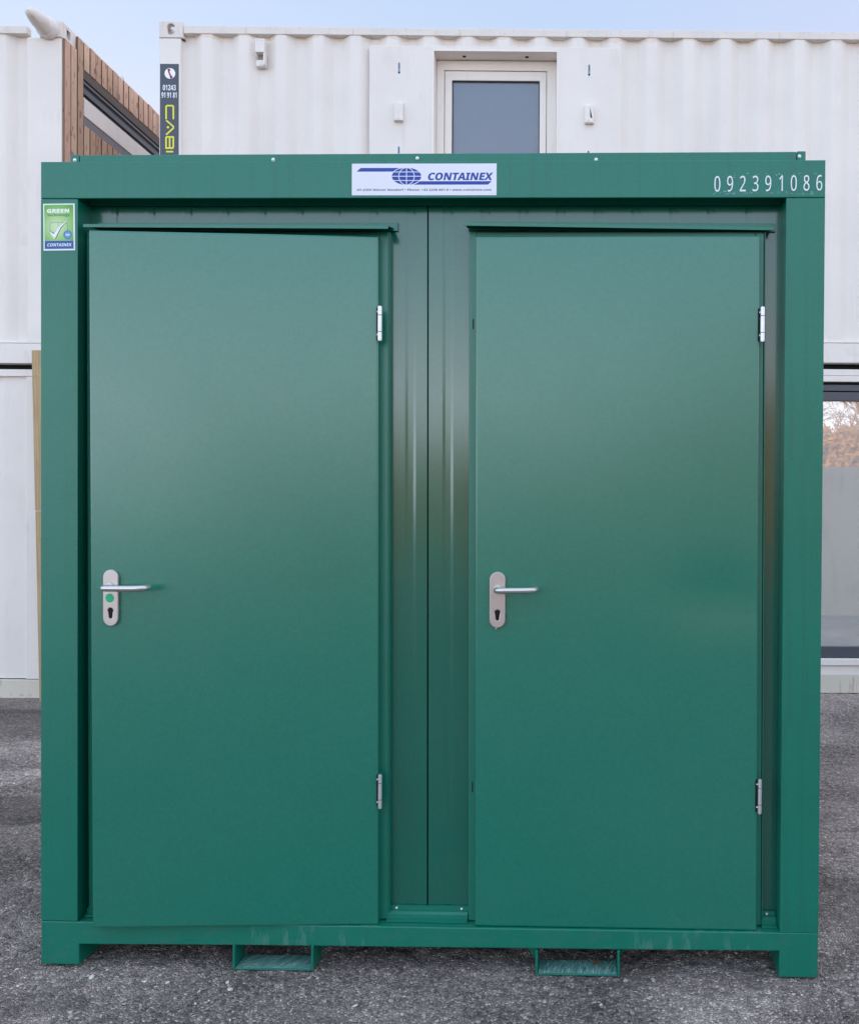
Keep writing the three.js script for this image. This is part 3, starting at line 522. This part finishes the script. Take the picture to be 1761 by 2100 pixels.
  function doorLeaf(w, y0, y1, bend, mat) {               // x runs from 0 at the left edge to w; bend(x, y) pushes the sheet outwards
    const xs = [0, 0.0025, 0.006], ys = [y0, y0 + 0.0025, y0 + 0.006], pos = [], idx = [], uv = [];
    for (let i = 1; i < 24; i++) xs.push(w * i / 24); xs.push(w - 0.006, w - 0.0025, w);
    for (let i = 1; i < 40; i++) ys.push(lerp(y0, y1, i / 40)); ys.push(y1 - 0.006, y1 - 0.0025, y1);
    for (const y of ys) for (const x of xs) { const e = x === 0 || x === w || y === y0 || y === y1; pos.push(x, y, bend(x, y) - (e ? 0.0025 : 0)); uv.push(x, y); }
    const n = xs.length;
    for (let j = 0; j + 1 < ys.length; j++) for (let i = 0; i + 1 < n; i++) { const a = j * n + i; idx.push(a, a + 1, a + n, a + 1, a + n + 1, a + n); }
    const g = new THREE.BufferGeometry(); g.setAttribute('position', new THREE.Float32BufferAttribute(pos, 3)); g.setAttribute('uv', new THREE.Float32BufferAttribute(uv, 2)); g.setIndex(idx); g.computeVertexNormals();
    const b = new THREE.BoxGeometry(w, y1 - y0, 0.034, 24, 40, 1).translate(w / 2, (y0 + y1) / 2, -0.0195);
    const p = b.attributes.position; for (let i = 0; i < p.count; i++) p.setZ(i, p.getZ(i) + bend(p.getX(i), p.getY(i)) - (p.getZ(i) > -0.01 ? 0.0006 : 0));
    b.computeVertexNormals();
    return merge([g, metreUV(b)]);
  }
  const keyProfile = (cx, cy) => { const pts = []; const r = 0.0085, q = 0.0052; for (let i = 0; i <= 16; i++) { const a = -0.66 + (Math.PI + 1.32) * i / 16; pts.push([cx + r * Math.cos(a), cy + 0.0 + r * Math.sin(a)]); } for (let i = 0; i <= 8; i++) { const a = Math.PI + Math.PI * i / 8; pts.push([cx + q * Math.cos(a), cy - 0.0195 + q * Math.sin(a)]); } return pts; };
  function handle(door, cx, cy, z, dot, tilt = 0, L = 0.122) {        // plate, lock and lever
    const h = new THREE.Group(); h.name = 'handle'; h.position.set(cx, cy, z); h.rotation.y = tilt; door.add(h);
    part(h, 'backplate', [prism(stadium(0, 0, 0.049, 0.1745, 16), 0, 0.0105, 0.0022, [keyProfile(0, -0.0395).reverse()])], brushed);
    part(h, 'lock_cylinder', [prism(keyProfile(0, -0.0395), 0.0005, 0.007, 0)], black);
    part(h, 'key_slot', [box(-0.0016, 0.0016, -0.0455, -0.034, 0.0071, 0.0078, 0)], new THREE.MeshStandardMaterial({ color: 0x2c2a28, roughness: 0.5, metalness: 0.6 }));
    const path = new THREE.CurvePath(), V = (x, y, q) => new THREE.Vector3(x, y, q);
    const pts = [V(0, 0.0335, 0.008), V(0, 0.0335, 0.04), V(0.003, 0.0335, 0.052), V(0.014, 0.0335, 0.0595), V(0.03, 0.0337, 0.061), V(L - 0.035, 0.0345, 0.061), V(L - 0.018, 0.035, 0.059), V(L - 0.006, 0.0357, 0.052), V(L - 0.002, 0.0362, 0.042), V(L - 0.001, 0.0364, 0.036)];
    const tube = new THREE.TubeGeometry(new THREE.CatmullRomCurve3(pts, false, 'centripetal'), 60, 0.0095, 16);
    part(h, 'lever', [metreUV(tube), new THREE.SphereGeometry(0.0095, 14, 10).translate(L - 0.001, 0.0364, 0.036), new THREE.CylinderGeometry(0.0135, 0.0145, 0.01, 20).rotateX(Math.PI / 2).translate(0, 0.0335, 0.0135)], steel);
    if (dot) part(h, 'green_dot', new THREE.CylinderGeometry(0.0135, 0.0135, 0.0012, 28).rotateX(Math.PI / 2).translate(-0.002, -0.0005, 0.011), new THREE.MeshStandardMaterial({ color: new THREE.Color(0.0, 0.48, 0.2), roughness: 0.35 }));
    else part(h, 'grub_screw', new THREE.SphereGeometry(0.0032, 8, 6).translate(-0.004, -0.0885, 0.003), screwMetal);
    return h;
  }
  function hinge(door, x, y, z, small) {
    const h = new THREE.Group(); h.name = 'hinge'; h.position.set(x, y, z); door.add(h);
    const r = small ? 0.0062 : 0.0074, cyl = (a, b, q = r) => new THREE.CylinderGeometry(q, q, b - a, 16).translate(0, (a + b) / 2, 0);
    part(h, 'knuckle', [cyl(0.0268, 0.051), cyl(0.051, 0.0535, r * 0.85)], zinc); part(h, 'sleeve', [cyl(-0.0248, 0.0248)], zinc);
    part(h, 'knuckle', [cyl(-0.051, -0.0268), cyl(-0.0535, -0.051, r * 0.85)], zinc);
    part(h, 'pin', [cyl(-0.05, 0.05, r * 0.72)], black);
    part(h, 'leaf', [box(-0.013, 0.004, -0.05, 0.05, -0.012, -0.006, 0.001)], black);
    for (const dy of [0.037, -0.034]) part(h, 'screw', new THREE.SphereGeometry(0.0026, 8, 6).translate(-0.0085, dy, -0.001), screwMetal);
  }
  const canopy = (door, a, b, yl, yr, zl, zr, fl, fr) => {   // rain strip above a door: wall flange, sloping sheet, front lip; zl, zr its reach at either end
    const quad = (p) => { const [A, B, C, D] = p; const g = new THREE.BufferGeometry(); g.setAttribute('position', new THREE.Float32BufferAttribute([...A, ...B, ...C, ...A, ...C, ...D], 3)); g.computeVertexNormals(); g.setAttribute('uv', new THREE.Float32BufferAttribute([0, 0, 1, 0, 1, 0.1, 0, 0, 1, 0.1, 0, 0.1], 2)); return g; };
    const bar = (P) => { const [a0, a1, b1, b0, A0, A1, B1, B0] = P; return merge([quad([a0, a1, b1, b0]), quad([B0, B1, A1, A0]), quad([b0, b1, B1, B0]), quad([A0, A1, a1, a0]), quad([A0, a0, b0, B0]), quad([a1, A1, B1, b1])]); };
    // order: front bottom left, front bottom right, front top right, front top left, then the same at the back
    const lip = 0.0095, sh = 0.0035;
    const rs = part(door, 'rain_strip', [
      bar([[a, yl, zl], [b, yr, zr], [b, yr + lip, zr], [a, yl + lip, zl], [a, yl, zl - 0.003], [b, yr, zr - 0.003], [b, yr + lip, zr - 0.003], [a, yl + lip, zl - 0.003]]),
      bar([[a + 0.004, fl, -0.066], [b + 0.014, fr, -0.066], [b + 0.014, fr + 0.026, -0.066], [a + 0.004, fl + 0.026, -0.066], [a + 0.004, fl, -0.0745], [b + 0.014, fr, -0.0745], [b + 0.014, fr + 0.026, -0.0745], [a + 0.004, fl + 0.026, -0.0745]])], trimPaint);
    part(rs, 'rain_sheet', bar([[a, yl + lip - sh, zl - 0.0032], [b, yr + lip - sh, zr - 0.0032], [b, yr + lip, zr - 0.0032], [a, yl + lip, zl - 0.0032], [a, fl + 0.006, -0.068], [b, fr + 0.006, -0.068], [b, fr + 0.0095, -0.068], [a, fl + 0.0095, -0.068]]), sheetShaded);
  };
  // left door, pushed to but not latched: its handle side stands a few centimetres proud
  {
    const d = new THREE.Group(); d.name = 'door'; d.userData.label = 'left door, slightly ajar, with green dot on its lock plate'; cab.add(d);
    part(d, 'door_frame', rack([frameBar(-0.160, -0.132, 0.141, 2.318), frameBar(-1.095, -1.062, 0.141, 2.318), frameBar(-1.062, -0.16, 2.296, 2.318), frameBar(-0.1315, -0.128, 0.141, 2.318)]), trimPaint);
    const w = 0.876, x0 = -1.033, bend = (x, y) => -0.010 + (1 - x / w) * lerp(0.055, 0.064, (y - 0.14) / 2.15) + 0.0022 * Math.sin(Math.PI * x / w) * Math.sin(Math.PI * (y - 0.14) / 2.15);
    part(d, 'leaf', rack(doorLeaf(w, 0.1395, 2.294, bend).translate(x0, 0, 0)), doorPaint);
    handle(d, -0.9687, 1.1657, 0.044, true, -0.066, 0.137);
    hinge(d, -0.1485 - 0.0032, 2.0205, 0.0, false); hinge(d, -0.1455, 0.5625, 0.0, true);
    canopy(d, -1.0776, -0.125, 2.3163, 2.3105, 0.012, 0.012, 2.327, 2.3265);
  }
  {
    const d = new THREE.Group(); d.name = 'door'; d.userData.label = 'right door, shut, with plain steel lock plate'; cab.add(d);
    part(d, 'door_frame', rack([frameBar(0.1225, 0.147, 0.141, 2.318), frameBar(1.019, 1.0455, 0.141, 2.318), frameBar(0.147, 1.019, 2.296, 2.318), box(1.046, 1.0495, 0.141, 2.318, -0.078, -0.042, 0.001)]), trimPaint);
    const w = 0.8765, x0 = 0.1485, bend = (x, y) => -0.010 + 0.0028 * Math.sin(Math.PI * x / w) * Math.sin(Math.PI * (y - 0.14) / 2.15) - 0.0065 * Math.exp(-((x - 0.76) ** 2 / 0.022 + (y - 1.17) ** 2 / 0.007));
    part(d, 'leaf', rack(doorLeaf(w, 0.1405, 2.2935, bend).translate(x0, 0, 0)), doorPaint);
    handle(d, 0.2183, 1.1641, -0.009, false);
    hinge(d, 1.0305, 2.0205, -0.002, false); hinge(d, 1.0345, 0.562, -0.002, true);
    canopy(d, 0.1105, 1.066, 2.3208, 2.3165, 0.010, -0.026, 2.329, 2.3235);
    for (const [x, y] of [[0.1328, 2.0275], [0.1374, 0.566]]) part(d, 'blank_slot', [box(x - 0.0018, x + 0.0018, y - 0.016, y + 0.016, -0.0465, -0.0452, 0)], black);
  }
  // ── stickers and number
  const sign = canvasTex(1024, 224, (g, w, h) => {
    g.fillStyle = '#e9ebf4'; g.fillRect(0, 0, w, h);
    const blue = '#26439f', sx = w / 1500, sy = h / 334; g.save(); g.scale(sx, sy); g.fillStyle = blue;
    g.beginPath(); g.moveTo(50, 84); g.lineTo(92, 46); g.lineTo(560, 46); g.lineTo(500, 84); g.fill();
    g.beginPath(); g.moveTo(640, 222); g.lineTo(1412, 222); g.lineTo(1450, 186); g.lineTo(700, 186); g.fill();
    g.fillStyle = '#e9ebf4'; g.beginPath(); g.ellipse(568, 134, 160, 98, 0, 0, 7); g.fill();
    g.fillStyle = blue; g.beginPath(); g.ellipse(568, 134, 152, 90, 0, 0, 7); g.fill();
    g.strokeStyle = '#e9ebf4'; g.lineWidth = 8; g.save(); g.beginPath(); g.ellipse(568, 134, 153, 91, 0, 0, 7); g.clip();
    g.beginPath(); g.moveTo(568, 30); g.lineTo(568, 240); g.stroke(); g.beginPath(); g.ellipse(568, 134, 80, 91, 0, 0, 7); g.stroke();
    for (const y of [88, 133, 178]) { g.beginPath(); g.moveTo(400, y); g.lineTo(730, y); g.stroke(); } g.restore();
    g.fillStyle = blue; g.save(); g.transform(1, 0, -0.2, 1, 780, 172); g.font = 'bold 104px sans-serif'; g.textBaseline = 'alphabetic'; const m = g.measureText('CONTAINEX').width; g.scale(668 / m, 1); g.fillText('CONTAINEX', 0, 0); g.lineWidth = 4; g.strokeStyle = blue; g.strokeText('CONTAINEX', 0, 0); g.restore();
    g.fillStyle = '#3c4060'; g.save(); g.translate(52, 288); g.font = 'bold 36px sans-serif'; const s = 'AT-2355 Wiener Neudorf • Phone: +43 2236 601-0 • www.containex.com', m2 = g.measureText(s).width; g.scale(1396 / m2, 0.92); g.fillText(s, 0, 0); g.restore(); g.restore();
  });
  const plate = (x0, x1, y0, y1, z, tex, name, label, tilt = 0) => {
    const g = new THREE.PlaneGeometry(x1 - x0, y1 - y0).translate(0, 0, 0.0013), e = new THREE.BoxGeometry(x1 - x0, y1 - y0, 0.0012).translate(0, 0, 0.0006), uv = e.attributes.uv;
    for (let k = 0; k < uv.count; k++) uv.setXY(k, 0.004, 0.006);
    const o = part(cab, name, [g, e], new THREE.MeshStandardMaterial({ map: tex, roughness: 0.5 }), label); o.position.set((x0 + x1) / 2, (y0 + y1) / 2, z); o.rotation.z = tilt; return o;
  };
  plate(-0.2405, 0.2085, 2.4165, 2.5143, 0.0009, sign, 'sign', 'white sign with blue globe logo on the top beam', -0.0005);
  const green = canvasTex(512, 736, (g, w, h) => {
    g.fillStyle = '#eef3f0'; g.fillRect(0, 0, w, h); const R = mulberry(3);
    const x = 18, y = 20, W2 = w - 42, H2 = h - 176; g.save(); g.beginPath(); g.rect(x, y, W2, H2); g.clip();
    const gr = g.createRadialGradient(w * 0.42, h * 0.5, 40, w * 0.45, h * 0.45, 420); gr.addColorStop(0, '#d3e8bb'); gr.addColorStop(0.45, '#9ccf7c'); gr.addColorStop(1, '#4fa234'); g.fillStyle = gr; g.fillRect(x, y, W2, H2);
    g.strokeStyle = 'rgba(88,120,92,0.6)'; g.lineWidth = 7; g.beginPath(); g.moveTo(100, 470); g.lineTo(108, 300); g.lineTo(240, 290); g.lineTo(396, 308); g.lineTo(392, 440); g.moveTo(240, 290); g.lineTo(240, 360); g.moveTo(396, 308); g.lineTo(400, 420); g.stroke();
    g.fillStyle = '#f3f8f0'; g.font = 'bold 84px sans-serif'; g.textAlign = 'center'; const m = g.measureText('GREEN').width; g.save(); g.translate(w * 0.475, 140); g.scale(372 / m, 0.92); g.fillText('GREEN', 0, 0); g.lineWidth = 5; g.strokeStyle = '#f3f8f0'; g.strokeText('GREEN', 0, 0); g.restore();
    g.fillStyle = '#2d6b3a'; g.save(); g.translate(w * 0.485, 196); g.font = 'bold 52px sans-serif'; const m2 = g.measureText('technology').width; g.scale(360 / m2, 0.95); g.fillText('technology', 0, 0); g.restore();
    g.fillStyle = '#4e5b53'; g.beginPath(); g.moveTo(92, 420); g.lineTo(178, 462); g.lineTo(300, 330); g.lineTo(432, 236); g.lineTo(300, 372); g.lineTo(196, 560); g.fill();
    g.fillStyle = '#f6faf5'; g.beginPath(); g.moveTo(86, 424); g.lineTo(170, 474); g.lineTo(290, 334); g.lineTo(418, 244); g.lineTo(284, 372); g.lineTo(182, 556); g.fill();
    g.fillStyle = '#4a7cb4'; g.beginPath(); g.arc(394, 490, 70, 0, 7); g.fill(); g.fillStyle = '#6f9fd2'; g.beginPath(); g.arc(394, 490, 54, 0, 7); g.fill(); g.fillStyle = '#dfe9f5'; g.fillRect(362, 478, 62, 24);
    g.restore();
    g.fillStyle = '#2b5f9e'; g.fillRect(x, h - 154, W2, 128); g.fillStyle = '#eef3fa'; g.save(); g.transform(1, 0, -0.18, 1, 54, h - 66); g.font = 'bold 74px sans-serif'; g.textAlign = 'left'; const m3 = g.measureText('CONTAINEX').width; g.scale(396 / m3, 0.9); g.fillText('CONTAINEX', 0, 0); g.restore();
  });
  plate(-1.2092, -1.1094, 2.2463, 2.3925, 0.0002, green, 'sticker', 'green and blue sticker with white tick on the left post', 0.012);
  // painted-over patch with flecks, then the nine digits
  const flecks = canvasTex(512, 96, (g, w, h) => { const R = mulberry(17); g.clearRect(0, 0, w, h); for (let i = 0; i < 130; i++) { const e = R() < 0.5 ? R() * 20 : h - R() * 16; g.fillStyle = `rgba(150,205,200,${0.15 + R() * 0.6})`; g.beginPath(); g.ellipse(R() * w, e, 0.8 + R() * 3.4, 0.8 + R() * 3, 0, 0, 7); g.fill(); } g.fillStyle = 'rgba(120,180,172,0.5)'; g.fillRect(4, h - 5, w * 0.6, 1.6); });
  part(cab, 'old_paint', new THREE.PlaneGeometry(0.335, 0.066).translate(1.043, 2.4505, 0.0016), new THREE.MeshStandardMaterial({ map: flecks, transparent: true, roughness: 0.6 }));
  const font = await new FontLoader().loadAsync('fonts/droid/droid_sans_regular.typeface.json');
  const ink = new THREE.MeshStandardMaterial({ color: new THREE.Color(0.78, 0.86, 0.86), roughness: 0.5 });
  [...'092391086'].forEach((ch, i) => {
    const g = new TextGeometry(ch, { font, size: 0.05, depth: 0.0006, curveSegments: 6, bevelEnabled: false }); g.computeBoundingBox(); const b = g.boundingBox, k = 0.048 / (b.max.y - b.min.y), wd = (b.max.x - b.min.x) * k, sx = k * Math.min(0.62, 0.0215 / wd);
    g.translate(-(b.max.x + b.min.x) / 2, -b.min.y, 0); g.scale(sx, k, 1); g.translate(0.8877 + i * 0.0389, 2.4262 + i * 0.00035, 0.0019);
    part(cab, 'digit', g, ink);
  });
}

// ───────────────────────── behind the camera, seen only as reflections: trees, thicket, a pale hoarding
{
  const bark = new THREE.MeshStandardMaterial({ color: new THREE.Color(0.5, 0.4, 0.3), roughness: 0.9 });
  const twigMat = new THREE.MeshStandardMaterial({ color: new THREE.Color(0.58, 0.33, 0.15), roughness: 0.9 });
  const rod = (a, b, ra, rb, n = 4) => { const d = b.clone().sub(a), l = d.length(), g = new THREE.CylinderGeometry(rb, ra, l, n, 1, true); g.translate(0, l / 2, 0); g.applyQuaternion(new THREE.Quaternion().setFromUnitVectors(new THREE.Vector3(0, 1, 0), d.normalize())); g.translate(a.x, a.y, a.z); return g; };
  const spots = [[8.6, 27, 8.5], [10.8, 31, 10], [14, 29, 7.5], [17, 33, 9.5], [-8, 34, 6], [12.6, 36, 11], [22, 34, 9]];
  const words = ['shorter birch with lit orange twigs', 'tall bare birch with forked trunk', 'small bare tree at the right end', 'bare tree with wide crown', 'lowest bare tree, alone at the left end', 'tallest bare tree in the row', 'bare tree standing apart at far right'];
  spots.forEach(([x, z, h], n) => {
    const R = mulberry(300 + n), limbs = [], twigs = [];
    const t = thing('bare_tree', words[n] + ', behind the viewer, seen as a reflection', 'tree', [x, -0.05, z], 0, 'bare trees behind the yard');
    const grow = (p, dir, len, r, lev) => {
      const q = p.clone().addScaledVector(dir, len); (lev < 2 ? limbs : twigs).push(rod(p, q, r, r * 0.68, lev < 2 ? 6 : 3));
      if (lev > 4) return;
      const kids = lev === 0 ? 4 : lev < 3 ? 4 : 3;
      for (let i = 0; i < kids; i++) { const nd = dir.clone().add(new THREE.Vector3((R() - 0.5) * 1.5, R() * 0.5 - (lev > 2 ? 0.35 : 0), (R() - 0.5) * 1.5)).normalize(); grow(p.clone().lerp(q, lev === 0 ? 0.55 + 0.45 * R() : 0.35 + 0.65 * R()), nd, len * (0.55 + 0.3 * R()), r * 0.6, lev + 1); }
    };
    grow(new THREE.Vector3(), new THREE.Vector3((R() - 0.5) * 0.1, 1, (R() - 0.5) * 0.1).normalize(), h * 0.42, h * 0.017, 0);
    part(t, 'trunk', limbs, bark); part(t, 'crown', twigs, twigMat);
  });
  // russet thicket along the boundary
  const R = mulberry(77), pos = [], nor = [], uv = [];
  for (let i = 0; i < 110000; i++) {
    const x = -7.5 + 44 * R(), z = 25 + 4 * R(), top = (x < 2 ? 2.5 : 4.0) + 1.9 * fbm(x * 0.25 + 50, z * 0.3, 3, 0, 71), y = top * Math.pow(R(), 0.8), s = 0.04 + 0.10 * R();
    const a = R() * 6.28, b = (R() - 0.5) * 2.4, ux = Math.cos(a) * s, uz = Math.sin(a) * s, vy = Math.cos(b) * s * 1.8, vx = Math.sin(b) * s;
    pos.push(x - ux, y, z - uz, x + ux, y, z + uz, x + vx, y + vy, z); for (let k = 0; k < 3; k++) { nor.push(-Math.sin(a), 0.2, Math.cos(a)); uv.push(0, 0); }
  }
  const g = new THREE.BufferGeometry(); g.setAttribute('position', new THREE.Float32BufferAttribute(pos, 3)); g.setAttribute('normal', new THREE.Float32BufferAttribute(nor, 3)); g.setAttribute('uv', new THREE.Float32BufferAttribute(uv, 2));
  const th = new THREE.Mesh(g, new THREE.MeshStandardMaterial({ color: new THREE.Color(0.66, 0.38, 0.12), roughness: 0.95, side: THREE.DoubleSide })); th.name = 'thicket'; th.castShadow = th.receiveShadow = true;
  th.userData = { kind: 'stuff', label: 'russet winter thicket along the yard boundary', category: 'bushes' }; scene.add(th);
  const hd = thing('hoarding', 'pale grey site hoarding to the right of the yard, seen as a reflection', 'fence', [3.1, 0, 1.2], 0.03);
  for (let i = 0; i < 2; i++) part(hd, 'panel', box(i * 2.44, i * 2.44 + 2.43, 0.01, 2.0, -0.02, 0.02, 0.003), new THREE.MeshStandardMaterial({ map: rep(whiteMap([0.80, 0.70, 0.56], 95, 2), 2.2), roughness: 0.8 }));
  for (let i = 0; i < 3; i++) part(hd, 'post', box(i * 2.44 - 0.04, i * 2.44 + 0.03, 0, 1.96, 0.022, 0.09, 0.003), whiteB);
}

const renderer = new THREE.WebGLRenderer({ antialias: true });
renderer.setSize(W, H); renderer.toneMapping = THREE.LinearToneMapping; renderer.toneMappingExposure = EXPOSURE;
renderer.shadowMap.enabled = true; renderer.shadowMap.type = THREE.PCFSoftShadowMap;
renderer.render(scene, camera);
